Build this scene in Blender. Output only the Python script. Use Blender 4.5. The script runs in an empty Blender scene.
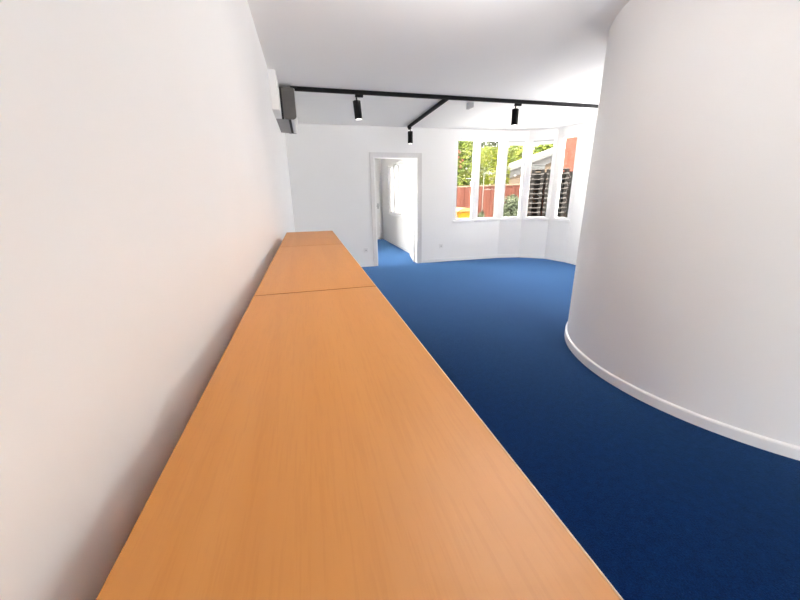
import bpy, bmesh, math, random
from mathutils import Vector, Matrix
random.seed(7)
S = bpy.context.scene
COL = S.collection

# ------------------------------------------------------------------ helpers
def obj(name, bm, m, parent=None, smooth=False, recalc=True):
    if recalc:
        bmesh.ops.recalc_face_normals(bm, faces=bm.faces)
    me = bpy.data.meshes.new(name)
    bm.to_mesh(me); bm.free()
    if smooth:
        for p in me.polygons:
            p.use_smooth = True
    o = bpy.data.objects.new(name, me)
    COL.objects.link(o)
    if m is not None:
        me.materials.append(m)
    if parent is not None:
        o.parent = parent
    return o

def tag(o, label, cat, group=None):
    o['label'] = label; o['category'] = cat
    if group:
        o['group'] = group
    return o

def thing(name, label, cat, loc=(0, 0, 0), rz=0.0, group=None):
    o = bpy.data.objects.new(name, None)
    o.empty_display_size = 0.1
    COL.objects.link(o)
    o.location = loc; o.rotation_euler = (0, 0, rz)
    return tag(o, label, cat, group)

def struct(name, bm, m, parent=None, smooth=False, recalc=True):
    o = obj(name, bm, m, parent, smooth, recalc)
    if parent is None:
        o['kind'] = 'structure'
    return o

def part_label(o, text):
    o['label'] = text
    return o

def BM():
    return bmesh.new()

def box(bm, x0, x1, y0, y1, z0, z1, bev=0.0, seg=2):
    vs = [bm.verts.new((x, y, z)) for z in (z0, z1) for y in (y0, y1) for x in (x0, x1)]
    fs = [(0, 2, 3, 1), (4, 5, 7, 6), (0, 1, 5, 4), (2, 6, 7, 3), (0, 4, 6, 2), (1, 3, 7, 5)]
    faces = [bm.faces.new([vs[i] for i in f]) for f in fs]
    if bev > 0:
        es = set()
        for f in faces:
            es.update(f.edges)
        bmesh.ops.bevel(bm, geom=list(es), offset=bev, segments=seg, affect='EDGES', profile=0.5)
    return bm

def prism(bm, pts, z0, z1):
    lo = [bm.verts.new((x, y, z0)) for x, y in pts]
    hi = [bm.verts.new((x, y, z1)) for x, y in pts]
    bm.faces.new(lo); bm.faces.new(hi)
    n = len(pts)
    for i in range(n):
        bm.faces.new((lo[i], lo[(i + 1) % n], hi[(i + 1) % n], hi[i]))
    return bm

def extrude_y(bm, prof, y0, y1):
    a = [bm.verts.new((x, y0, z)) for x, z in prof]
    b = [bm.verts.new((x, y1, z)) for x, z in prof]
    bm.faces.new(a); bm.faces.new(b)
    n = len(prof)
    for i in range(n):
        bm.faces.new((a[i], a[(i + 1) % n], b[(i + 1) % n], b[i]))
    return bm

def lathe(bm, prof, n=32, cx=0, cy=0, M=None, caps=True):
    rings = []
    for r, z in prof:
        ring = []
        for k in range(n):
            t = 2 * math.pi * k / n
            v = Vector((cx + r * math.cos(t), cy + r * math.sin(t), z))
            if M is not None:
                v = M @ v
            ring.append(bm.verts.new(v))
        rings.append(ring)
    for a, b in zip(rings, rings[1:]):
        for k in range(n):
            bm.faces.new((a[k], a[(k + 1) % n], b[(k + 1) % n], b[k]))
    if caps:
        bm.faces.new(rings[0]); bm.faces.new(rings[-1])
    return bm

def tube(bm, a, b, r, n=10):
    a, b = Vector(a), Vector(b)
    q = (b - a).to_track_quat('Z', 'Y').to_matrix().to_4x4()
    M = Matrix.Translation(a) @ q
    return lathe(bm, [(r, 0), (r, (b - a).length)], n, M=M)

def poly_offset(P, t):
    """offset an open polyline to its left by t, mitred at the inner corners"""
    out = []
    n = len(P)
    for i in range(n):
        dirs = []
        if i > 0:
            dirs.append((Vector(P[i]) - Vector(P[i - 1])).normalized())
        if i < n - 1:
            dirs.append((Vector(P[i + 1]) - Vector(P[i])).normalized())
        ns = [Vector((-d.y, d.x)) for d in dirs]
        m = sum(ns, Vector((0, 0))).normalized()
        out.append(Vector(P[i]) + m * (t / max(0.3, m.dot(ns[0]))))
    return out

def wall_seg(bm, A, B, A2, B2, z0, z1, holes=()):
    """a straight run of wall with inner face A-B, outer face A2-B2, holes (s0,s1,z0,z1) along A-B in metres"""
    A, B, A2, B2 = map(Vector, (A, B, A2, B2))
    L = (B - A).length
    d = (B - A).normalized()
    nrm = Vector((-d.y, d.x))
    t = (A2 - A).dot(nrm)
    ss = sorted({0.0, L, *[h[0] for h in holes], *[h[1] for h in holes]})
    zs = sorted({z0, z1, *[h[2] for h in holes], *[h[3] for h in holes]})
    def outer(s):
        if s <= 1e-9: return A2
        if s >= L - 1e-9: return B2
        return A + d * s + nrm * t
    for i in range(len(ss) - 1):
        for j in range(len(zs) - 1):
            sm, zm = (ss[i] + ss[i + 1]) / 2, (zs[j] + zs[j + 1]) / 2
            if any(h[0] < sm < h[1] and h[2] < zm < h[3] for h in holes):
                continue
            p = [A + d * ss[i], A + d * ss[i + 1], outer(ss[i + 1]), outer(ss[i])]
            prism(bm, [(v.x, v.y) for v in p], zs[j], zs[j + 1])
    bmesh.ops.remove_doubles(bm, verts=bm.verts, dist=1e-5)
    # drop the coincident inner faces between neighbouring cells
    seen = {}
    for f in list(bm.faces):
        k = tuple(sorted(v.index for v in f.verts)) if False else tuple(sorted(tuple(round(c, 4) for c in v.co) for v in f.verts))
        seen.setdefault(k, []).append(f)
    dead = [f for fs in seen.values() if len(fs) > 1 for f in fs]
    if dead:
        bmesh.ops.delete(bm, geom=dead, context='FACES_ONLY')
    return bm

# ------------------------------------------------------------------ materials
def mat(name, col, rough=0.5, metal=0.0, spec=0.5, build=None, **kw):
    m = bpy.data.materials.new(name)
    m.use_nodes = True
    nt = m.node_tree
    b = nt.nodes['Principled BSDF']
    b.inputs['Base Color'].default_value = (*col, 1)
    b.inputs['Roughness'].default_value = rough
    b.inputs['Metallic'].default_value = metal
    b.inputs['Specular IOR Level'].default_value = spec
    for k, v in kw.items():
        b.inputs[k.replace('_', ' ')].default_value = v
    if build:
        build(nt, b)
    return m

def noise_col(c1, c2, scale, detail=3, stretch=(1, 1, 1), lo=0.35, hi=0.65, bump=0.0, bscale=None, dist=0.002):
    def f(nt, b):
        N = nt.nodes; L = nt.links
        tc = N.new('ShaderNodeTexCoord'); mp = N.new('ShaderNodeMapping')
        mp.inputs['Scale'].default_value = stretch
        L.new(tc.outputs['Object'], mp.inputs['Vector'])
        nz = N.new('ShaderNodeTexNoise'); nz.inputs['Scale'].default_value = scale; nz.inputs['Detail'].default_value = detail
        L.new(mp.outputs[0], nz.inputs['Vector'])
        r = N.new('ShaderNodeValToRGB')
        r.color_ramp.elements[0].position = lo; r.color_ramp.elements[0].color = (*c1, 1)
        r.color_ramp.elements[1].position = hi; r.color_ramp.elements[1].color = (*c2, 1)
        L.new(nz.outputs['Fac'], r.inputs[0]); L.new(r.outputs[0], b.inputs['Base Color'])
        if bump:
            n2 = nz
            if bscale:
                n2 = N.new('ShaderNodeTexNoise'); n2.inputs['Scale'].default_value = bscale
                n2.inputs['Detail'].default_value = 4
                L.new(mp.outputs[0], n2.inputs['Vector'])
            bp = N.new('ShaderNodeBump'); bp.inputs['Strength'].default_value = bump; bp.inputs['Distance'].default_value = dist
            L.new(n2.outputs['Fac'], bp.inputs['Height']); L.new(bp.outputs[0], b.inputs['Normal'])
    return f

WHITE = (0.88, 0.872, 0.865)
M_wall = mat('painted_plaster', WHITE, 0.6, spec=0.3, build=noise_col((0.872, 0.864, 0.856), (0.885, 0.878, 0.871), 1.3, bump=0.05, bscale=90))
M_ceil = mat('ceiling_paint', (0.85, 0.84, 0.835), 0.75, spec=0.2, build=noise_col((0.905, 0.898, 0.892), (0.915, 0.909, 0.904), 1.0, bump=0.05, bscale=70))
M_trim = mat('gloss_white_trim', (0.86, 0.85, 0.845), 0.3, spec=0.5, build=noise_col((0.88, 0.873, 0.868), (0.9, 0.893, 0.888), 3))
M_arch = mat('pale_grey_architrave', (0.72, 0.70, 0.69), 0.45, build=noise_col((0.71, 0.69, 0.68), (0.735, 0.715, 0.705), 3))  # architrave colour, slightly darker than the walls
M_black = mat('black_metal', (0.008, 0.008, 0.009), 0.5, spec=0.1, build=noise_col((0.007, 0.007, 0.008), (0.011, 0.011, 0.012), 30))
M_steel = mat('brushed_steel', (0.45, 0.45, 0.46), 0.35, 1.0, build=noise_col((0.42, 0.42, 0.43), (0.5, 0.5, 0.5), 40, stretch=(1, 12, 1)))
M_dark = mat('dark_gap', (0.012, 0.011, 0.011), 0.7)
M_acgrey = mat('grey_plastic_end', (0.13, 0.12, 0.115), 0.5, build=noise_col((0.1054, 0.0969, 0.0901), (0.1224, 0.1122, 0.1037), 8))
M_acunder = mat('grey_plastic_underside', (0.30, 0.285, 0.28), 0.5, build=noise_col((0.2565, 0.243, 0.2389), (0.2835, 0.27, 0.2646), 8))
M_acwhite = mat('white_plastic', (0.78, 0.77, 0.76), 0.35, build=noise_col((0.77, 0.76, 0.75), (0.8, 0.79, 0.78), 5))
M_sensor = mat('pale_grey_plastic', (0.5, 0.5, 0.5), 0.5, build=noise_col((0.48, 0.48, 0.48), (0.52, 0.52, 0.52), 20))

def carpet_nodes(nt, b):
    N = nt.nodes; L = nt.links
    tc = N.new('ShaderNodeTexCoord')
    n1 = N.new('ShaderNodeTexNoise'); n1.inputs['Scale'].default_value = 170; n1.inputs['Detail'].default_value = 2
    n2 = N.new('ShaderNodeTexNoise'); n2.inputs['Scale'].default_value = 28; n2.inputs['Detail'].default_value = 5; n2.inputs['Roughness'].default_value = 0.7
    v = N.new('ShaderNodeTexVoronoi'); v.inputs['Scale'].default_value = 240
    for n in (n1, n2, v):
        L.new(tc.outputs['Object'], n.inputs['Vector'])
    mx = N.new('ShaderNodeMix'); mx.inputs['Factor'].default_value = 0.45
    L.new(n1.outputs['Fac'], mx.inputs['A']); L.new(n2.outputs['Fac'], mx.inputs['B'])
    r = N.new('ShaderNodeValToRGB')
    r.color_ramp.elements[0].position = 0.36; r.color_ramp.elements[0].color = (0.0005, 0.0055, 0.028, 1)
    r.color_ramp.elements[1].position = 0.64; r.color_ramp.elements[1].color = (0.0018, 0.0165, 0.076, 1)
    L.new(mx.outputs['Result'], r.inputs[0])
    n3 = N.new('ShaderNodeTexNoise'); n3.inputs['Scale'].default_value = 95; n3.inputs['Detail'].default_value = 6; n3.inputs['Roughness'].default_value = 0.8
    L.new(tc.outputs['Object'], n3.inputs['Vector'])
    r3 = N.new('ShaderNodeValToRGB')
    r3.color_ramp.elements[0].position = 0.60; r3.color_ramp.elements[0].color = (0, 0, 0, 1)
    r3.color_ramp.elements[1].position = 0.72; r3.color_ramp.elements[1].color = (0.022, 0.045, 0.11, 1)
    L.new(n3.outputs['Fac'], r3.inputs[0])
    ad = N.new('ShaderNodeMix'); ad.data_type = 'RGBA'; ad.blend_type = 'ADD'; ad.inputs['Factor'].default_value = 1.0
    L.new(r.outputs[0], ad.inputs['A']); L.new(r3.outputs[0], ad.inputs['B'])
    L.new(ad.outputs['Result'], b.inputs['Base Color'])
    bp = N.new('ShaderNodeBump'); bp.inputs['Strength'].default_value = 0.3; bp.inputs['Distance'].default_value = 0.003
    L.new(v.outputs['Distance'], bp.inputs['Height']); L.new(bp.outputs[0], b.inputs['Normal'])
M_carpet = mat('blue_loop_carpet', (0.01, 0.05, 0.17), 0.9, spec=0.03, build=carpet_nodes, Sheen_Weight=1.0, Sheen_Roughness=0.33, Sheen_Tint=(0.22, 0.5, 1.0, 1))

def wood_nodes(nt, b):
    N = nt.nodes; L = nt.links
    tc = N.new('ShaderNodeTexCoord'); mp = N.new('ShaderNodeMapping'); mp.inputs['Scale'].default_value = (14, 0.55, 14)
    L.new(tc.outputs['Object'], mp.inputs['Vector'])
    n1 = N.new('ShaderNodeTexNoise'); n1.inputs['Scale'].default_value = 1.6; n1.inputs['Detail'].default_value = 4; n1.inputs['Distortion'].default_value = 0.4
    L.new(mp.outputs[0], n1.inputs['Vector'])
    mp2 = N.new('ShaderNodeMapping'); mp2.inputs['Scale'].default_value = (260, 14, 260)
    L.new(tc.outputs['Object'], mp2.inputs['Vector'])
    n2 = N.new('ShaderNodeTexNoise'); n2.inputs['Scale'].default_value = 1.0; n2.inputs['Detail'].default_value = 2
    L.new(mp2.outputs[0], n2.inputs['Vector'])
    r = N.new('ShaderNodeValToRGB')
    r.color_ramp.elements[0].position = 0.3; r.color_ramp.elements[0].color = (0.46, 0.180, 0.034, 1)
    r.color_ramp.elements[1].position = 0.7; r.color_ramp.elements[1].color = (0.495, 0.203, 0.043, 1)
    L.new(n1.outputs['Fac'], r.inputs[0])
    r2 = N.new('ShaderNodeValToRGB')
    r2.color_ramp.elements[0].position = 0.36; r2.color_ramp.elements[0].color = (0.86, 0.81, 0.76, 1)
    r2.color_ramp.elements[1].position = 0.5; r2.color_ramp.elements[1].color = (1, 1, 1, 1)
    L.new(n2.outputs['Fac'], r2.inputs[0])
    mx = N.new('ShaderNodeMix'); mx.data_type = 'RGBA'; mx.blend_type = 'MULTIPLY'; mx.inputs['Factor'].default_value = 0.3
    L.new(r.outputs[0], mx.inputs['A']); L.new(r2.outputs[0], mx.inputs['B'])
    L.new(mx.outputs['Result'], b.inputs['Base Color'])
M_beech = mat('beech_laminate', (0.58, 0.28, 0.1), 0.42, spec=0.4, build=wood_nodes)
M_seam = mat('seam_shade_brown', (.07, .03, .014), .6, build=noise_col((.06, .026, .012), (.08, .035, .016), 20))  # dark brown put in for the shade between the cabinet tops
M_edge = mat('pale_beech_edging', (0.78, 0.58, 0.38), 0.4, build=noise_col((0.75, 0.55, 0.35), (0.8, 0.6, 0.4), 20))

def glass_nodes(nt, b):
    N = nt.nodes; L = nt.links
    out = [n for n in N if n.type == 'OUTPUT_MATERIAL'][0]
    tr = N.new('ShaderNodeBsdfTransparent'); tr.inputs[0].default_value = (0.97, 0.98, 0.975, 1)
    gl = N.new('ShaderNodeBsdfGlossy'); gl.inputs['Roughness'].default_value = 0.0
    fr = N.new('ShaderNodeFresnel'); fr.inputs['IOR'].default_value = 1.25
    mx = N.new('ShaderNodeMixShader')
    L.new(fr.outputs[0], mx.inputs[0]); L.new(tr.outputs[0], mx.inputs[1]); L.new(gl.outputs[0], mx.inputs[2])
    L.new(mx.outputs[0], out.inputs['Surface'])
M_glass = mat('window_glass', (1, 1, 1), 0.0, build=glass_nodes)
def frost_nodes(nt, b):
    N = nt.nodes; L = nt.links
    out = [n for n in N if n.type == 'OUTPUT_MATERIAL'][0]
    tr = N.new('ShaderNodeBsdfTransparent'); tl = N.new('ShaderNodeBsdfTranslucent')
    tl.inputs[0].default_value = (.3, .3, .3, 1)
    mx = N.new('ShaderNodeMixShader'); mx.inputs[0].default_value = .97
    L.new(tr.outputs[0], mx.inputs[1]); L.new(tl.outputs[0], mx.inputs[2]); L.new(mx.outputs[0], out.inputs['Surface'])
M_frost = mat('frosted_glass', (1, 1, 1), 0.5, build=frost_nodes)
M_lens = mat('lit_lamp_lens', (0.9, 0.9, 0.9), 0.3)
M_lens.node_tree.nodes['Principled BSDF'].inputs['Emission Color'].default_value = (1.0, 0.96, 0.9, 1)
M_lens.node_tree.nodes['Principled BSDF'].inputs['Emission Strength'].default_value = 2.5

# ------------------------------------------------------------------ the room
CEIL = 2.552
YF, YR, XR = 6.63, -2.6, 5.235
V1, V2, V3, V4 = (4.22, YF), (4.69, 6.54), (5.11, 6.20), (XR, 5.72)
T = 0.12
HX0, HX1, HY1 = 0.95, 2.575, 10.95            # the hall behind the door
room = [(0, YR), (XR, YR), V4, V3, V2, V1, (0, YF)]
hall = [(HX0, YF), (HX1, YF), (HX1, HY1), (HX0, HY1)]
bm = BM()
prism(bm, [(-T, YR - T), (XR + T, YR - T), (XR + T, V4[1]), (V3[0] + .1, V3[1] + .06), (V2[0] + .05, V2[1] + .1), (V1[0], YF + T), (HX1, YF + T),
           (HX1, HY1 + T), (HX0, HY1 + T), (HX0, YF + T), (-T, YF + T)], -0.12, 0.0)
struct('floor', bm, M_carpet)
bm = BM()
prism(bm, [(-T, YR - T), (XR + T, YR - T), (XR + T, V4[1]), (V3[0] + .1, V3[1] + .06), (V2[0] + .05, V2[1] + .1), (V1[0], YF + T), (HX1 + T, YF + T),
           (HX1 + T, HY1 + T), (HX0 - T, HY1 + T), (HX0 - T, YF + T), (-T, YF + T)], CEIL, CEIL + 0.2)
struct('ceiling', bm, M_ceil)

bm = BM(); wall_seg(bm, (0, YR), (0, YF), (-T, YR - T), (-T, YF + T), 0, CEIL); struct('wall_left', bm, M_wall)

DX0, DX1, DH = 1.519, 2.375, 2.04
WZ0, WZ1 = 0.85, 2.385
fP = [(0, YF), V1, V2, V3, V4, (XR, YR)]
oP = poly_offset(fP, T); oP[0] = Vector((-T, YF + T)); oP[-1] = Vector((XR + T, YR - T))
def dist(a, b): return (Vector(b) - Vector(a)).length
WIN = [(0, 3.165, 3.585), (0, 3.655, 4.145),                       # (wall run, start, end) along each run
       (1, 0.03, dist(V1, V2) - 0.03), (2, 0.06, dist(V2, V3) - 0.035), (3, 0.09, dist(V3, V4) - 0.045)]
bm = BM()
wall_seg(bm, fP[0], fP[1], oP[0], oP[1], 0, CEIL, [(DX0, DX1, 0, DH)] + [(a, b, WZ0, WZ1) for r, a, b in WIN if r == 0])
struct('wall_far', bm, M_wall)
bm = BM()
for r in (1, 2, 3):
    wall_seg(bm, fP[r], fP[r + 1], oP[r], oP[r + 1], 0, CEIL, [(a, b, WZ0, WZ1) for q, a, b in WIN if q == r])
struct('wall_bay', bm, M_wall)
# the rear wall, behind the camera, has a tall window added for its light
bm = BM(); wall_seg(bm, fP[4], fP[5], oP[4], oP[5], 0, CEIL); struct('wall_right', bm, M_wall)
bm = BM(); wall_seg(bm, (XR, YR), (0, YR), (XR, YR - T), (0, YR - T), 0, CEIL, [(2.55, 3.2, 0.05, 2.4)]); struct('wall_rear', bm, M_wall)

def window(n, A, B, s0, s1, z0, z1, fw=0.035, fd=0.06, inset=0.0, mull=0, sill=True, gm=None):
    """a window unit in a wall run from A to B (outside on the left)"""
    A, B = Vector(A), Vector(B)
    d = (B - A).normalized(); nrm = Vector((-d.y, d.x))
    M = Matrix(((d.x, nrm.x, 0, A.x), (d.y, nrm.y, 0, A.y), (0, 0, 1, 0), (0, 0, 0, 1)))
    bm = BM()
    y0, y1 = inset, inset + fd
    box(bm, s0, s0 + fw, y0, y1, z0, z1); box(bm, s1 - fw, s1, y0, y1, z0, z1)
    box(bm, s0 + fw, s1 - fw, y0, y1, z0, z0 + fw * .8); box(bm, s0 + fw, s1 - fw, y0, y1, z1 - fw * .8, z1)
    for k in range(mull):
        c = s0 + (s1 - s0) * (k + 1) / (mull + 1)
        box(bm, c - fw * .6, c + fw * .6, y0, y1, z0 + fw * .8, z1 - fw * .8)
    bm.transform(M)
    w = struct('window_%d' % n, bm, M_trim)
    bm = BM(); box(bm, s0 + fw * .9, s1 - fw * .9, y0 + fd * .55, y0 + fd * .55 + .006, z0 + fw * .7, z1 - fw * .7); bm.transform(M)
    obj('glass_pane', bm, gm or M_glass, w)
    if sill:
        bm = BM(); box(bm, s0 - .03, s1 + .03, -0.022, 0.0, z0 - .045, z0 - .004, .004); bm.transform(M)
        obj('window_sill', bm, M_trim, w)
    return w
for i, (r, a, b) in enumerate(WIN):
    w = window(i + 1, fP[r], fP[r + 1], a, b, WZ0, WZ1)
    if i in (2, 3):                                            # small casement stay on the sash head
        A, B = Vector(fP[r]), Vector(fP[r + 1]); d = (B - A).normalized()
        ang = math.atan2(d.y, d.x)
        TM = Matrix.Translation((A.x, A.y, 0)) @ Matrix.Rotation(ang, 4, 'Z')
        bm = BM(); box(bm, a + .036, b - .036, 0.004, 0.03, WZ1 - .048, WZ1 - .0285); bm.transform(TM)
        obj('head_rail', bm, M_sensor, w)
        bm = BM(); box(bm, a + .036, b - .036, 0.0, 0.03, WZ1 - .105, WZ1 - .0485, .004); bm.transform(TM)
        obj('sash_rail', bm, M_trim, w)
window(6, (XR, YR), (0, YR), 2.55, 3.2, .05, 2.4, .05, .08, .02, 0, sill=False)  # unseen rear window, added to brighten the room

# skirting boards
def skirting(name, P, t=0.012, h=0.07):
    off = poly_offset(P, -t)
    bm = BM()
    for i in range(len(P) - 1):
        prism(bm, [tuple(P[i]), tuple(P[i + 1]), tuple(off[i + 1]), tuple(off[i])], 0.0, h)
    return struct(name, bm, M_trim)
skirting('baseboard_far', [(0.0, YF), (DX0 - .075, YF)])
skirting('baseboard_bay', [(DX1 + .08, YF), V1, V2, V3, V4, (XR, YR)])
skirting('baseboard_left', [(0, YR), (0, YF)])

# door frame and the open door leaf
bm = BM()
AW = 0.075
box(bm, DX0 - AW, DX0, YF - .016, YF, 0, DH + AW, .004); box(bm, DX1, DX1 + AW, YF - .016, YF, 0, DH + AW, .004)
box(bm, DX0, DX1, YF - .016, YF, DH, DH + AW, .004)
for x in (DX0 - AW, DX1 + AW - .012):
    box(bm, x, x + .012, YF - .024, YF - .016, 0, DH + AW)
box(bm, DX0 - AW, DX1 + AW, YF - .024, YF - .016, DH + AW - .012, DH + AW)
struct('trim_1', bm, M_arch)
bm = BM()
box(bm, DX0, DX0 + .02, YF - .004, YF + T + .004, 0, DH); box(bm, DX1 - .02, DX1, YF - .004, YF + T + .004, 0, DH)
box(bm, DX0 + .02, DX1 - .02, YF - .004, YF + T + .004, DH - .02, DH)
struct('trim_2', bm, M_trim)

def door_leaf(name, hinge, ang, w, h=2.0, t=0.038, handle_side=1):
    """leaf running from its hinge along +x, turned by ang"""
    M = Matrix.Translation((*hinge, 0)) @ Matrix.Rotation(ang, 4, 'Z')
    bm = BM(); box(bm, 0, w, 0, t, 0.008, h, .003)
    for z0, z1 in ((.18, .9), (1.06, h - .15)):                    # raised panels
        box(bm, .11, w - .11, -.006, .0, z0, z1, .003); box(bm, .11, w - .11, t, t + .006, z0, z1, .003)
    bm.transform(M)
    d = struct(name, bm, M_trim)
    bm = BM()
    for s in ((-1, 1) if name == 'door_2' else (-1,)):
        y = -.008 if s < 0 else t + .008
        box(bm, w - .085, w - .045, min(y, y - s * .008), max(y, y - s * .008), .96, 1.12, .003)
        yy = y + s * .04
        tube(bm, (w - .065, y, 1.04), (w - .065, yy, 1.04), .009)
        tube(bm, (w - .065, yy, 1.04), (w - .185, yy, 1.04), .009)
    bm.transform(M)
    obj('door_handle', bm, M_steel, d, True)
    return d
door_leaf('door_1', (DX1 - .012, YF + T + .012), math.atan2(.835 - .13, .135), .8)

# the hall
bm = BM(); wall_seg(bm, (HX0, YF + T), (HX0, HY1), (HX0 - T, YF + T), (HX0 - T, HY1 + T), 0, CEIL, [(.05, .85, .3, 2.3)])
struct('wall_hall_left', bm, M_wall)
bm = BM(); wall_seg(bm, (HX1, HY1), (HX1, YF + T), (HX1 + T, HY1 + T), (HX1 + T, YF + T), 0, CEIL, [(.95, 2.45, .85, 2.15)])
struct('wall_hall_right', bm, M_wall)
bm = BM(); wall_seg(bm, (HX0, HY1), (HX1, HY1), (HX0, HY1 + T), (HX1, HY1 + T), 0, CEIL)
struct('wall_hall_end', bm, M_wall)
window(7, (HX1, HY1), (HX1, YF + T), .95, 2.45, .85, 2.15, .05, .06, .03, 2, gm=M_frost)
window(8, (HX0, YF + T), (HX0, HY1), .05, .85, .3, 2.3, .05, .06, .03, 0)
skirting('baseboard_hall', [(HX1 - 1e-3, HY1), (HX1 - 1e-3, YF + T)][::1])
d2 = door_leaf('door_2', (1.72, HY1 - .06), math.radians(-11), .76, 2.03)

# the big round wall and its skirting
CX, CY, RC = 3.664, 1.73, 1.345
bm = BM(); lathe(bm, [(RC, 0.0), (RC, CEIL)], 200, CX, CY, caps=False)
o = struct('wall_round', bm, M_wall, smooth=True)
bm = BM(); lathe(bm, [(RC - .001, 0.0), (RC + .016, 0.0), (RC + .016, .060), (RC + .013, .067), (RC + .004, .072), (RC - .001, .072)], 200, CX, CY, caps=False)
o = struct('baseboard_round', bm, M_trim, smooth=False)

# boxing on the left wall beside the air conditioner
bm = BM(); box(bm, 0, .068, 4.0, 4.44, 2.2, CEIL, .003); struct('trim_3', bm, M_wall)

# ------------------------------------------------------------------ cabinets
CXA, CW, CH = 0.0536, 0.40, 1.0598
def cabinet(y0, y1, label, proto=None):
    L = y1 - y0
    t = thing('wooden_cabinet', label, 'cabinet', (CXA, y0, 0), 0, 'beech cabinets in a row along the left wall')
    g = .0036
    bm = BM(); box(bm, 0, CW - .002, g, L - g, CH - .025, CH, .0007, 1); top = obj('top_panel', bm, M_beech, t)
    bm = BM(); box(bm, CW - .002, CW, g, L - g, CH - .0245, CH - .0003, .0006, 1); part_label(obj('edge_band', bm, M_edge, top), 'pale edging strip along the front of the top')
    for ya, yb in ((g - .0008, g), (L - g, L - g + .0008)):  # thin added strips colour the seam gaps dark, in place of shade
        bm = BM(); box(bm, 0.0, CW - .001, ya, yb, CH - .025, CH - .0008); part_label(obj('seam_shade_strip', bm, M_seam, top), 'dark brown strip standing in for the shade at the seam')
    bm = BM()
    box(bm, .004, CW - .024, g, .02, .08, CH - .025); box(bm, .004, CW - .024, L - .02, L - g, .08, CH - .025)
    box(bm, .004, .012, .02, L - .02, .08, CH - .025); box(bm, .012, CW - .024, .02, L - .02, .08, .1)
    box(bm, .012, CW - .03, .02, L - .02, .55, .568)
    obj('carcass', bm, M_beech, t)
    bm = BM(); box(bm, .02, CW - .05, g, L - g, 0.0, .08); obj('plinth', bm, M_beech, t)
    for k in (0, 1):
        a = g + .001 + k * (L / 2); b = a + L / 2 - .005
        bm = BM(); box(bm, CW - .022, CW - .003, a, b, .084, CH - .028, .001); d = obj('door', bm, M_beech, t)
        yy = b - .045 if k == 0 else a + .045
        bm = BM(); tube(bm, (CW - .003, yy, .80), (CW + .022, yy, .80), .004); tube(bm, (CW - .003, yy, .93), (CW + .022, yy, .93), .004)
        tube(bm, (CW + .022, yy, .79), (CW + .022, yy, .94), .005); obj('handle', bm, M_steel, d, True)
    return t
cabinet(0.0, 1.1277, 'beech cabinet with plain orange-brown top, nearest the camera in the row of three')
cabinet(1.1277, 2.2644, 'middle beech cabinet of the row along the white wall, between two top seams')
cabinet(2.2644, 3.20, 'beech cabinet at the far end of the row of three, nearest the doorway')

# ------------------------------------------------------------------ track lights
TY = 4.53
t = thing('lighting_track', 'long black ceiling lighting track from the air conditioner to the round wall', 'light track', (0.2, TY, CEIL), 0, 'black lighting tracks')
def rail(L, axis):
    bm = BM(); w = .0175; h = .042
    prof = [(-w, 0), (w, 0), (w, -h), (.007, -h), (.007, -.022), (-.007, -.022), (-.007, -h), (-w, -h)]
    a = [bm.verts.new((0, p, z)) for p, z in prof]; b = [bm.verts.new((L, p, z)) for p, z in prof]
    bm.faces.new(a); bm.faces.new(b)
    for i in range(8):
        bm.faces.new((a[i], a[(i + 1) % 8], b[(i + 1) % 8], b[i]))
    if axis == 'y':
        bm.transform(Matrix.Rotation(math.pi / 2, 4, 'Z'))
    return bm
obj('rail', rail(4.75, 'x'), M_black, t)
bm = BM(); box(bm, -.012, 0, -.02, .02, -.044, 0, .002); obj('end_cap', bm, M_black, t)
t = thing('lighting_track', 'shorter black track branching from the long track towards the doorway', 'light track', (2.105, TY + .0185, CEIL), math.radians(-1.5), 'black lighting tracks')
obj('rail', rail(1.93, 'y'), M_black, t)
bm = BM(); box(bm, -.02, .02, 1.93, 1.942, -.044, 0, .002); obj('end_cap', bm, M_black, t)

def spot(x, y, tilt, ax, label, rz=0.0):
    t = thing('track_spotlight', label, 'spotlight', (x, y, CEIL - .042), rz, 'black cylinder spotlights on the tracks')
    bm = BM(); box(bm, -.035, .06, -.017, .017, -.03, -.0005, .004); obj('track_adapter', bm, M_black, t)
    bm = BM(); tube(bm, (-.02, 0, -.03), (-.02, 0, -.075), .008); obj('stem', bm, M_black, t, True)
    M = Matrix.Translation((-.02, 0, -.068)) @ Matrix.Rotation(tilt, 4, ax)
    bm = BM(); lathe(bm, [(.038, 0), (.045, -.004), (.045, -.198), (.042, -.20), (.039, -.20), (.038, -.194)], 32, M=M)
    s = obj('lamp_housing', bm, M_black, t)
    bm = BM(); lathe(bm, [(.0375, -.194), (.0375, -.199), (.026, -.2005)], 24, M=M); part_label(obj('lens', bm, M_lens, s, True), 'lit white lens')
    l = bpy.data.lights.new('spot_beam', 'SPOT'); l.energy = 12; l.spot_size = math.radians(70); l.spot_blend = .6; l.color = (1, .95, .88); l.shadow_soft_size = .03
    lo = bpy.data.objects.new('spot_beam', l); COL.objects.link(lo); lo.parent = t
    lo.matrix_local = M @ Matrix.Translation((0, 0, -.215))
    return t
spot(0.955, TY, math.radians(-4.5), 'Y', 'tilted black spotlight on the long track, nearest the air conditioner')
spot(3.10, TY, 0, 'Y', 'upright black spotlight on the long track, in front of the bay window')
spot(2.155, 6.40, 0, 'Y', 'black spotlight hanging at the end of the short track above the doorway', math.pi / 2)

# small grey box on the ceiling
t = thing('ceiling_sensor', 'small pale grey box on the ceiling just beyond the long black track', 'sensor', (2.545, 4.80, CEIL))
bm = BM(); box(bm, -.045, .035, -.035, .035, -.06, 0, .004); obj('housing', bm, M_sensor, t)
bm = BM(); box(bm, -.045, -.01, -.035, .03, -.078, -.06, .003); obj('lens_cover', bm, M_sensor, t)

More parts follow.
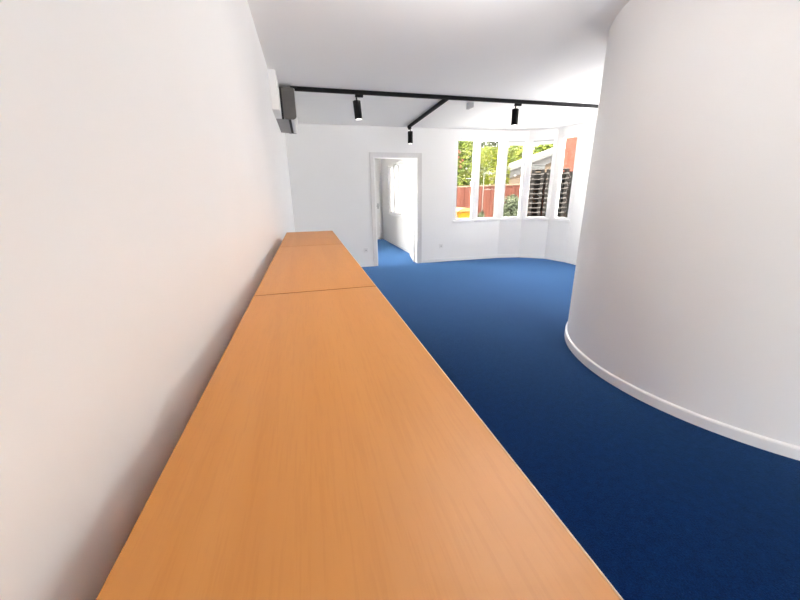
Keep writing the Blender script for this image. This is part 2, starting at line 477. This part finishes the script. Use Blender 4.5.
# ------------------------------------------------------------------ air conditioner
t = thing('air_conditioner', 'wall air conditioner with dark grey end, high on the left wall under the ceiling', 'air conditioner', (0, 4.45, 2.2))
def arc(cx, cz, r, a0, a1, n=8):
    return [(cx + r * math.cos(math.radians(a0 + (a1 - a0) * k / n)), cz + r * math.sin(math.radians(a0 + (a1 - a0) * k / n))) for k in range(n + 1)]
L = 0.95
prof = [(0, .01), (.135, .002), (.145, .03)] + [(.20, .05)] + [(.205, .32), (0, .32)]
bm = BM(); extrude_y(bm, prof, 0.012, L - .012); obj('body', bm, M_acunder, t)
capp = [(.09, .32), (.09, .03)] + arc(.12, .03, .03, 180, 270, 5) + arc(.185, .042, .042, 270, 360, 8) + [(.227, .30)] + arc(.207, .30, .02, 0, 90, 4)
for y0, y1 in ((0, .012), (L - .012, L)):
    bm = BM(); extrude_y(bm, capp, y0, y1); part_label(obj('end_cap', bm, M_acgrey, t), 'dark grey end panel')
bm = BM(); box(bm, .068, .09, .002, .012, .0, .32); part_label(obj('gap_shadow_strip', bm, M_dark, t), 'black strip standing in for the shadowed gap along the end panel')  # shadow in the gap between boxing and end panel, built as a black strip
fp = [(.2055, .32), (.2055, .06), (.165, .018), (.17, .006)] + arc(.19, .045, .042, 280, 360, 8) + [(.232, .30)] + arc(.212, .30, .02, 0, 90, 4)
bm = BM(); extrude_y(bm, fp, .0125, L - .0125); part_label(obj('front_panel', bm, M_acwhite, t), 'white front panel')
bm = BM(); extrude_y(bm, [(.137, .0), (.163, .004), (.163, .02), (.140, .02)], .02, L - .02); part_label(obj('air_outlet', bm, M_dark, t), 'black air outlet slot')

# ------------------------------------------------------------------ wall sockets
for x, lab in ((2.886, 'tiny white power socket low on the far wall right of the doorway'), (1.303, 'tiny white power socket low on the far wall left of the doorway')):
    t = thing('power_socket', lab, 'socket', (x, YF, .33), 0, 'white wall sockets')
    bm = BM(); box(bm, -.043, .043, -.009, 0, -.043, .043, .003); obj('faceplate', bm, M_acwhite, t)
    bm = BM(); box(bm, -.006, .006, -.0105, -.0088, -.012, .006); obj('socket_slot', bm, M_dark, t)

# ------------------------------------------------------------------ outside
G = -0.12
M_ground = mat('pale_paving', (0.55, 0.54, 0.52), 0.9, spec=0.04, build=noise_col((0.66, 0.65, 0.63), (0.74, 0.73, 0.71), 3, bump=.1))
bm = BM()
prism(bm, [(HX1 + T, YF + T), (V1[0], YF + T), (V2[0] + .05, V2[1] + .1), (V3[0] + .1, V3[1] + .06), (XR + T, V4[1]), (XR + T, -8), (45, -8), (45, 45), (-25, 45), (-25, HY1 + T), (HX1 + T, HY1 + T)], G - .1, G)
struct('ground_yard', bm, M_ground)
bm = BM()
prism(bm, [(-25, -8), (-T, -8), (-T, YF + T), (HX0 - T, YF + T), (HX0 - T, HY1 + T), (-25, HY1 + T)], G - .1, G)
struct('ground_side', bm, M_ground)

# fence
M_fence = mat('terracotta_boards', (0.16, 0.06, 0.04), 0.8, spec=0.04, build=noise_col((0.03608, 0.01237, 0.00859), (0.05122, 0.01826, 0.01227), 2.2, stretch=(2.2, 1, .25), bump=.2))
M_cap = mat('fence_cap', (0.17, 0.12, 0.08), 0.8, spec=0.04, build=noise_col((0.07, 0.0455, 0.0294), (0.091, 0.063, 0.0455), 6))
t = thing('board_fence', 'terracotta red board fence with pale top rail beyond the yard', 'fence', (4.4, 12.0, G))
bm = BM(); x = 0.0
while x < 5.0:
    w = .145
    box(bm, x, x + w, random.uniform(-.012, .012), .04, 0, 1.70 + (x / 5) * .12 - .02, .004, 1); x += w + .006
obj('board_panel', bm, M_fence, t)
bm = BM(); v = [bm.verts.new(p) for p in ((0, -.03, 1.68), (0, .07, 1.68), (5.03, .07, 1.80), (5.03, -.03, 1.80), (0, -.03, 1.73), (0, .07, 1.73), (5.03, .07, 1.85), (5.03, -.03, 1.85))]
for f in ((0, 1, 2, 3), (4, 5, 6, 7), (0, 1, 5, 4), (1, 2, 6, 5), (2, 3, 7, 6), (3, 0, 4, 7)): bm.faces.new([v[i] for i in f])
obj('top_rail', bm, M_cap, t)
for px in (.1, 1.7, 3.3, 4.9):
    bm = BM(); box(bm, px, px + .09, .041, .13, 0, 1.66 + px * .024, .004, 1); obj('post', bm, M_fence, t)

# white tubular frame in front of the fence
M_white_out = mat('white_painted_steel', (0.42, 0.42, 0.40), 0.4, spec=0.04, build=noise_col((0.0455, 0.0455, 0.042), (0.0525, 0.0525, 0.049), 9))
t = thing('tubular_frame', 'white tubular frame standing in front of the red fence', 'rail', (6.42, 11.55, G))
for dx in (0, .47):
    bm = BM(); tube(bm, (dx, 0, 0), (dx, 0, 2.17), .013); obj('upright', bm, M_white_out, t, True)
bm = BM(); tube(bm, (-.02, 0, 2.17), (.49, 0, 2.17), .013); obj('top_bar', bm, M_white_out, t, True)
bm = BM(); tube(bm, (0, 0, 1.62), (.47, 0, 1.62), .009); obj('cross_bar', bm, M_white_out, t, True)

# foliage
def leaf_mat(name, c1, c2):
    def f(nt, b):
        noise_col(c1, c2, 2.6, 5, lo=.36, hi=.64)(nt, b)
    return mat(name, c1, 0.7, spec=.05, build=f)
M_leaf_y = leaf_mat('yellow_green_leaves', (0.02634, 0.03626, 0.001632), (0.06733, 0.07018, 0.002448))
M_leaf_m = leaf_mat('mid_green_leaves', (0.021, 0.03375, 0.006), (0.075, 0.0825, 0.015))
M_leaf_d = leaf_mat('grey_green_leaves', (0.0168, 0.021, 0.012), (0.0372, 0.042, 0.024))
M_bark = mat('bark', (0.07, 0.05, 0.035), .9, spec=0.04, build=noise_col((.05, .036, .026), (.09, .065, .045), 12, stretch=(3, 3, .6)))
M_pink = mat('pink_petals', (0.36, 0.07, 0.09), .6, spec=0.04, build=noise_col((0.102, 0.018, 0.021), (0.132, 0.033, 0.036), 9))
def leaves(bm, n, c, r, size, shell=.55, boxy=2.0):
    for _ in range(n):
        while True:
            p = Vector((random.uniform(-1, 1), random.uniform(-1, 1), random.uniform(-1, 1)))
            q = (abs(p.x) ** boxy + abs(p.y) ** boxy + abs(p.z) ** boxy)
            if shell < q < 1.0 + .12 * random.random(): break
        P = Vector((c[0] + p.x * r[0], c[1] + p.y * r[1], c[2] + p.z * r[2]))
        nv = (p + Vector((random.gauss(0, .5), random.gauss(0, .5), random.gauss(.2, .5)))).normalized()
        tq = nv.to_track_quat('Z', 'Y').to_matrix()
        a = random.uniform(0, 6.28); s = size * random.uniform(.7, 1.3)
        u = tq @ Vector((math.cos(a), math.sin(a), 0)); w = tq @ Vector((-math.sin(a), math.cos(a), 0))
        bm.faces.new([bm.verts.new(P + k) for k in (u * s, w * s * .45 + u * .1 * s + nv * s * .12, -u * s * .8, -w * s * .45 + u * .1 * s + nv * s * .12)])
    return bm
def bush(name, label, cat, loc, blobs, m, n, size, group=None, boxy=2.0, trunk=True):
    t = thing(name, label, cat, loc, 0, group)
    bm = BM()
    for c, r in blobs:
        leaves(bm, n, c, r, size, boxy=boxy)
    obj('foliage', bm, m, t, recalc=False)
    if trunk:
        bm = BM()
        for c, r in blobs:
            top = max(.2, c[2])
            q = (Vector((c[0], c[1], top)) - Vector((c[0] * .25, c[1] * .25, 0)))
            lathe(bm, [(.07, 0), (.05, q.length * .6), (.015, q.length)], 8, M=Matrix.Translation((c[0] * .25, c[1] * .25, 0)) @ q.to_track_quat('Z', 'Y').to_matrix().to_4x4())
        obj('stems', bm, M_bark, t, True)
    return t
b = bush('garden_bush', 'bushy green shrub with pink blossoms above the fence, behind the first window pane', 'bush', (5.9, 13.0, G),
     [((-.1, 0, 1.5), (.8, .6, 1.5)), ((.3, .1, 2.5), (.55, .5, .9)), ((-.3, 0, 2.9), (.6, .5, .95)), ((.35, .1, 3.2), (.5, .5, .7))], M_leaf_m, 4200, .06)
bm = BM()
for _ in range(8):
    c = Vector((random.gauss(.02, .12), -.5 + random.uniform(-.08, .05), 2.85 + random.gauss(0, .13)))
    leaves(bm, 6, c, (.04, .04, .04), .035, shell=0)
part_label(obj('blossoms', bm, M_pink, b, recalc=False), 'pink blossoms')
bush('clipped_hedge', 'tall bright yellow-green clipped hedge above the fence, behind the second window pane', 'hedge', (7.88, 13.9, G),
     [((0, 0, 1.65), (.74, .7, 1.65))], M_leaf_y, 13000, .05, boxy=5.0)
bush('garden_tree', 'green leafy tree above the white roof edge, behind the third window pane', 'tree', (12.85, 19.2, G),
     [((0, 0, 3.3), (.8, .9, 1.3)), ((-.35, 0, 2.6), (.6, .8, 1.2)), ((.3, 0, 2.8), (.6, .8, 1.2)), ((0, 0, 1.7), (.9, .9, 1.4)), ((-.3, 0, 3.4), (.6, .7, 1.1))], M_leaf_m, 1900, .12)
bush('garden_tree', 'green treetop in a strip over the white sloping roof, behind the fourth window pane', 'tree', (15.6, 20.8, G),
     [((-.5, 0, 2.9), (.9, 1, 1.75)), ((.5, 0, 3.3), (.9, 1, 1.95)), ((0, -.3, 3.4), (1.2, .7, 1.1))], M_leaf_m, 3200, .1)
bush('garden_tree', 'dull green tree behind the clipped hedge, showing over its top', 'tree', (10.45, 18.8, G),
     [((0, 0, 3.35), (.9, .8, 1.35)), ((.35, 0, 3.3), (.6, .8, 1.3)), ((0, 0, 1.6), (.9, .8, 1.4)), ((-.3, 0, 3.0), (.7, .8, 1.3))], M_leaf_d, 1300, .11)
bush('low_shrub', 'rounded grey-green shrub in front of the red fence, behind the third window pane', 'shrub', (5.83, 8.9, G),
     [((.0, 0, .7), (.30, .3, .72)), ((.13, 0, .95), (.2, .25, .5)), ((-.12, 0, .6), (.22, .2, .6))], M_leaf_d, 1100, .05)
bush('yard_plant', 'low leafy plant at the foot of the second window pane', 'plant', (5.17, 9.2, G),
     [((0, 0, .6), (.10, .10, .42)), ((-.03, 0, .82), (.07, .1, .16))], M_leaf_d, 350, .04)

# yellow wheelie bin
M_yellow = mat('yellow_plastic', (0.26, 0.13, 0.006), .4, spec=0.04, build=noise_col((0.0975, 0.0403, 0.001), (0.12, 0.0527, 0.0015), 4))
M_lid = mat('pale_yellow_plastic', (0.30, 0.235, 0.09), .4, spec=0.04, build=noise_col((0.0765, 0.0585, 0.02025), (0.09, 0.072, 0.027), 4))
t = thing('wheelie_bin', 'yellow wheelie bin with pale lid at the foot of the first window pane', 'bin', (4.235, 8.6, G))
bm = BM()
q = [(-.21, -.25), (.21, -.25), (.21, .25), (-.21, .25)]; q2 = [(-.25, -.3), (.25, -.3), (.25, .3), (-.25, .3)]
lo = [bm.verts.new((*p, .1)) for p in q]; hi = [bm.verts.new((*p, 1.045)) for p in q2]
bm.faces.new(lo); bm.faces.new(hi)
for i in range(4): bm.faces.new((lo[i], lo[(i + 1) % 4], hi[(i + 1) % 4], hi[i]))
bmesh.ops.bevel(bm, geom=bm.edges[:], offset=.02, segments=2, affect='EDGES')
obj('bin_body', bm, M_yellow, t)
bm = BM(); extr = [(-.26, 1.045), (.26, 1.045), (.26, 1.06)] + arc(0, .72, .415, 55, 125, 10) + [(-.26, 1.06)]
extrude_y(bm, extr, -.32, .32); part_label(obj('lid', bm, M_lid, t), 'pale yellow domed lid')
for s in (-1, 1):
    bm = BM(); box(bm, s * .255 - .014, s * .255 + .014, -.34, -.28, .88, .95, .004); part_label(obj('grip', bm, M_dark, t), 'dark grip')
    bm = BM(); lathe(bm, [(.1, -.025), (.1, .025)], 20, M=Matrix.Translation((s * .21, .28, .1)) @ Matrix.Rotation(math.pi / 2, 4, 'Y')); obj('wheel', bm, M_dark, t)

# building with the white sloping roof
M_siding = mat('cream_siding', (0.19, 0.155, 0.115), .8, spec=0.04, build=noise_col((0.0665, 0.0504, 0.0364), (0.077, 0.0595, 0.0434), 3))
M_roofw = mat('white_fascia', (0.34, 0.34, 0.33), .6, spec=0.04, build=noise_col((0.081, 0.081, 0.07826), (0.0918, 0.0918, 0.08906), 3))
t = thing('outbuilding', 'cream outbuilding with white sloping roof edge beyond the red fence', 'building', (9.3, 15.0, G))
def rz(x): return 2.42 + x * .318
bm = BM(); extrude_y(bm, [(0.05, 0), (6, 0), (6, rz(6)), (0.05, rz(.05))], 0.05, 1.5); obj('wall', bm, M_siding, t)
for k, z in enumerate((.5, .8, 1.1, 1.4, 1.7, 2.0)):
    bm = BM(); box(bm, .05, 6, .03, .05, z + G, z + G + .27, .006, 1); obj('siding_board', bm, M_siding, t)
bm = BM(); extrude_y(bm, [(-.12, rz(-.12) - .02), (6.1, rz(6.1) - .02), (6.1, rz(6.1) + .12), (-.12, rz(-.12) + .12)], -.12, 1.6); obj('roof', bm, M_roofw, t)
bm = BM(); extrude_y(bm, [(0, rz(0) - .36), (6, rz(6) - .36), (6, rz(6) - .05), (0, rz(0) - .05)], 0.0, .045); obj('gable_board', bm, M_roofw, t)

# red brick building
def brick_nodes(nt, b):
    N = nt.nodes; L = nt.links
    tc = N.new('ShaderNodeTexCoord'); mp = N.new('ShaderNodeMapping'); mp.inputs['Rotation'].default_value = (math.pi / 2, 0, 0)
    L.new(tc.outputs['Object'], mp.inputs['Vector'])
    br = N.new('ShaderNodeTexBrick'); br.inputs['Scale'].default_value = 4.5
    br.inputs['Color1'].default_value = (.056, .0135, .009, 1); br.inputs['Color2'].default_value = (.062, .0185, .0125, 1); br.inputs['Mortar'].default_value = (.075, .026, .019, 1)
    br.inputs['Mortar Size'].default_value = .012
    L.new(mp.outputs[0], br.inputs['Vector']); L.new(br.outputs['Color'], b.inputs['Base Color'])
M_brick = mat('red_brick', (.2, .06, .04), .85, spec=0.04, build=brick_nodes)
t = thing('brick_building', 'orange-red brick building behind the pallets, at the top of the last window pane', 'building', (10.03, 12.0, G), math.radians(-41))
bm = BM(); box(bm, 0, 4, 0, 2.6, 0, 5.0); obj('wall', bm, M_brick, t)
bm = BM(); box(bm, -.27, 0, .0, .25, 0, 4.9, .01, 1); part_label(obj('corner_board', bm, M_siding, t), 'cream corner strip')
bm = BM(); box(bm, -.3, 4.1, -.1, 2.7, 5.0, 5.12); obj('roof', bm, M_roofw, t)

# pallets on a concrete platform
M_platform = mat('grey_concrete', (.08, .08, .078), .9, spec=0.04, build=noise_col((.07, .07, .068), (.09, .09, .088), 4))
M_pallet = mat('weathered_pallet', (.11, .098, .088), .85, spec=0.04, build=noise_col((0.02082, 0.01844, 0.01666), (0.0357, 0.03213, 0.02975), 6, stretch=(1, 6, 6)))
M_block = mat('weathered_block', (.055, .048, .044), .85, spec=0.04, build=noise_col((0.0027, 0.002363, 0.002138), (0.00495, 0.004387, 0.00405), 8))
PR = math.radians(-36)
pc = Vector((7.45, 9.75))
ux = Vector((math.cos(PR), math.sin(PR)))
def at(u, v):
    w = pc + ux * u + Vector((-ux.y, ux.x)) * v
    return w.x, w.y
PZ = .47
bm = BM(); prism(bm, [at(-.65, -.15), at(1.25, -.15), at(1.25, 1.15), at(-.65, 1.15)], G, PZ); struct('ground_platform', bm, M_platform)
PW, PD, PH = .64, .80, .145
def make_pallet():
    t = bpy.data.objects.new('pallet', None); COL.objects.link(t)
    bm = BM()
    for k in range(5):
        y = k * (PD - .1) / 4
        box(bm, -PW / 2, PW / 2, y, y + .1, PH - .022, PH, .003, 1)
    obj('deck', bm, M_pallet, t)
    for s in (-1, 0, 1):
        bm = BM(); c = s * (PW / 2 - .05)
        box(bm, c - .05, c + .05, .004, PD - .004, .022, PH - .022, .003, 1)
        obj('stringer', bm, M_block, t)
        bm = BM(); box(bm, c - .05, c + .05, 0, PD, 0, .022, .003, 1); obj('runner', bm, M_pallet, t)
    return t
ordn = ['top', 'second from the top', 'third from the top', 'fourth from the top', 'fifth from the top', 'sixth from the top', 'seventh from the top',
        'fourth from the bottom', 'third from the bottom', 'second from the bottom', 'bottom']
proto = None
for si, (u0, sn) in enumerate(((-.25, 'left-hand'), (.46, 'right-hand'))):
    for k in range(11):
        if proto is None:
            p = proto = make_pallet()
        else:
            p = proto.copy(); COL.objects.link(p)
            for ch in proto.children:
                c = ch.copy(); COL.objects.link(c); c.parent = p
        x, y = at(u0 + random.uniform(-.012, .012), random.uniform(-.01, .01))
        p.location = (x, y, PZ + k * PH); p.rotation_euler = (0, 0, PR + random.uniform(-.012, .012))
        tag(p, 'weathered grey pallet, %s of the %s stack outside the bay window' % (ordn[10 - k], sn), 'pallet', 'pallets in the %s stack' % sn)
x, y = at(-.2, .08)
t = thing('plastic_crate', 'pale grey crate lying on top of the left-hand pallet stack', 'crate', (x, y, PZ + 11 * PH), PR)
M_crate = mat('pale_crate', (.2, .2, .195), .5, spec=0.04, build=noise_col((0.0225, 0.0225, 0.02175), (0.0375, 0.0375, 0.03675), 14))
bm = BM(); box(bm, -.28, .28, 0, .4, 0, .012); box(bm, -.28, .28, 0, .012, .012, .14); box(bm, -.28, .28, .388, .4, .012, .14)
box(bm, -.28, -.268, .012, .388, .012, .14); box(bm, .268, .28, .012, .388, .012, .14); obj('tray', bm, M_crate, t)
bm = BM(); box(bm, -.29, .29, -.01, .41, .118, .145, .004); obj('rim', bm, M_crate, t)

M_char = mat('charcoal_boards', (.02, .018, .017), .85, spec=0.04, build=noise_col((0.003, 0.00275, 0.0025), (0.005, 0.0045, 0.00425), 5, stretch=(4, 4, .4)))
x, y = at(-.62, 1.02)
t = thing('screen_panel', 'dark charcoal boarded screen close behind the two pallet stacks', 'screen', (x, y, PZ), PR)
for k in range(12):
    bm = BM(); box(bm, k * .15, k * .15 + .148, 0, .02, 0, 1.55, .003, 1); obj('board', bm, M_char, t)
bm = BM(); box(bm, 0, 1.8, .02, .06, .3, .38); obj('back_rail', bm, M_char, t)

# ------------------------------------------------------------------ light
W = bpy.data.worlds.new('sky'); S.world = W; W.use_nodes = True
nt = W.node_tree; bg = nt.nodes['Background']
tc = nt.nodes.new('ShaderNodeTexCoord'); sp = nt.nodes.new('ShaderNodeSeparateXYZ'); rp = nt.nodes.new('ShaderNodeValToRGB')
nt.links.new(tc.outputs['Generated'], sp.inputs[0]); nt.links.new(sp.outputs['Z'], rp.inputs[0])
rp.color_ramp.elements[0].position = 0.0; rp.color_ramp.elements[0].color = (1, .968, .935, 1)
rp.color_ramp.elements[1].position = 0.8; rp.color_ramp.elements[1].color = (1, .98, .97, 1)
nt.links.new(rp.outputs[0], bg.inputs['Color']); bg.inputs['Strength'].default_value = 15.5

sun = bpy.data.lights.new('sun', 'SUN'); sun.energy = 25.0; sun.angle = math.radians(6); sun.color = (1, .95, .86)
so = bpy.data.objects.new('sun', sun); COL.objects.link(so)
so.rotation_euler = Vector((.65, .42, -1.0)).to_track_quat('-Z', 'Y').to_euler()

def area(name, loc, direc, sx, sy, e, col=(1, 1, 1), portal=False):
    l = bpy.data.lights.new(name, 'AREA'); l.shape = 'RECTANGLE'; l.size = sx; l.size_y = sy; l.energy = e; l.color = col
    if portal: l.cycles.is_portal = True
    o = bpy.data.objects.new(name, l); COL.objects.link(o); o.location = loc
    d = Vector(direc)
    o.rotation_euler = d.to_track_quat('-Z', 'Z').to_euler()
    return o
for i, (r, a, b) in enumerate(WIN):
    A, B = Vector(fP[r]), Vector(fP[r + 1]); d = (B - A).normalized(); nrm = Vector((-d.y, d.x))
    c = A + d * (a + b) / 2 + nrm * .13
    area('window_portal', (c.x, c.y, (WZ0 + WZ1) / 2), (-nrm.x, -nrm.y, 0), b - a, WZ1 - WZ0, 1, portal=True)
area('hall_portal', (HX1 + .13, 9.25, 1.5), (-1, 0, 0), 1.5, 1.3, 1, portal=True)
area('hall_portal', (HX0 - .13, 7.2, 1.3), (1, 0, 0), .8, 2.0, 1, portal=True)
area('rear_portal', (XR - 2.875, YR - .13, 1.225), (0, 1, 0), .65, 2.35, 1, portal=True)
# added fill lights without fixtures: one above the frame, one behind the round wall
bl = area('added_ceiling_fill', (1.2, .95, 2.15), (0, 1, 1.5), .45, .6, 29, (1, .985, .97))
bl.data.spread = math.radians(118)
area('added_corner_fill', (4.95, 3.9, 1.8), (-.2, .01, 1), .3, .6, 47, (1, .98, .96))

# ------------------------------------------------------------------ camera
f_px, pitch, yaw, roll = 338.302, .3011, .2564, -.0160
cy, sy, cp, spp = math.cos(yaw), math.sin(yaw), math.cos(pitch), math.sin(pitch)
fw = Vector((sy * cp, cy * cp, -spp)); r = Vector((cy, -sy, 0)); u = r.cross(fw)
cr, sr = math.cos(roll), math.sin(roll)
r, u = r * cr + u * sr, u * cr - r * sr
cam = bpy.data.cameras.new('camera'); co = bpy.data.objects.new('camera', cam); COL.objects.link(co)
cam.sensor_fit = 'HORIZONTAL'; cam.sensor_width = 36; cam.lens = f_px * 36 / 800; cam.clip_start = .02; cam.clip_end = 200
co.matrix_world = Matrix(((r.x, u.x, -fw.x, .2432), (r.y, u.y, -fw.y, 0.0), (r.z, u.z, -fw.z, 1.3618), (0, 0, 0, 1)))
S.camera = co

S.view_settings.view_transform = 'Standard'; S.view_settings.look = 'None'
S.view_settings.gamma = 1; S.view_settings.use_curve_mapping = False
S.view_settings.exposure = 0.72
S.cycles.use_denoising = True
S.cycles.max_bounces = 14; S.cycles.diffuse_bounces = 10; S.cycles.transparent_max_bounces = 12
S.cycles.sample_clamp_indirect = 8
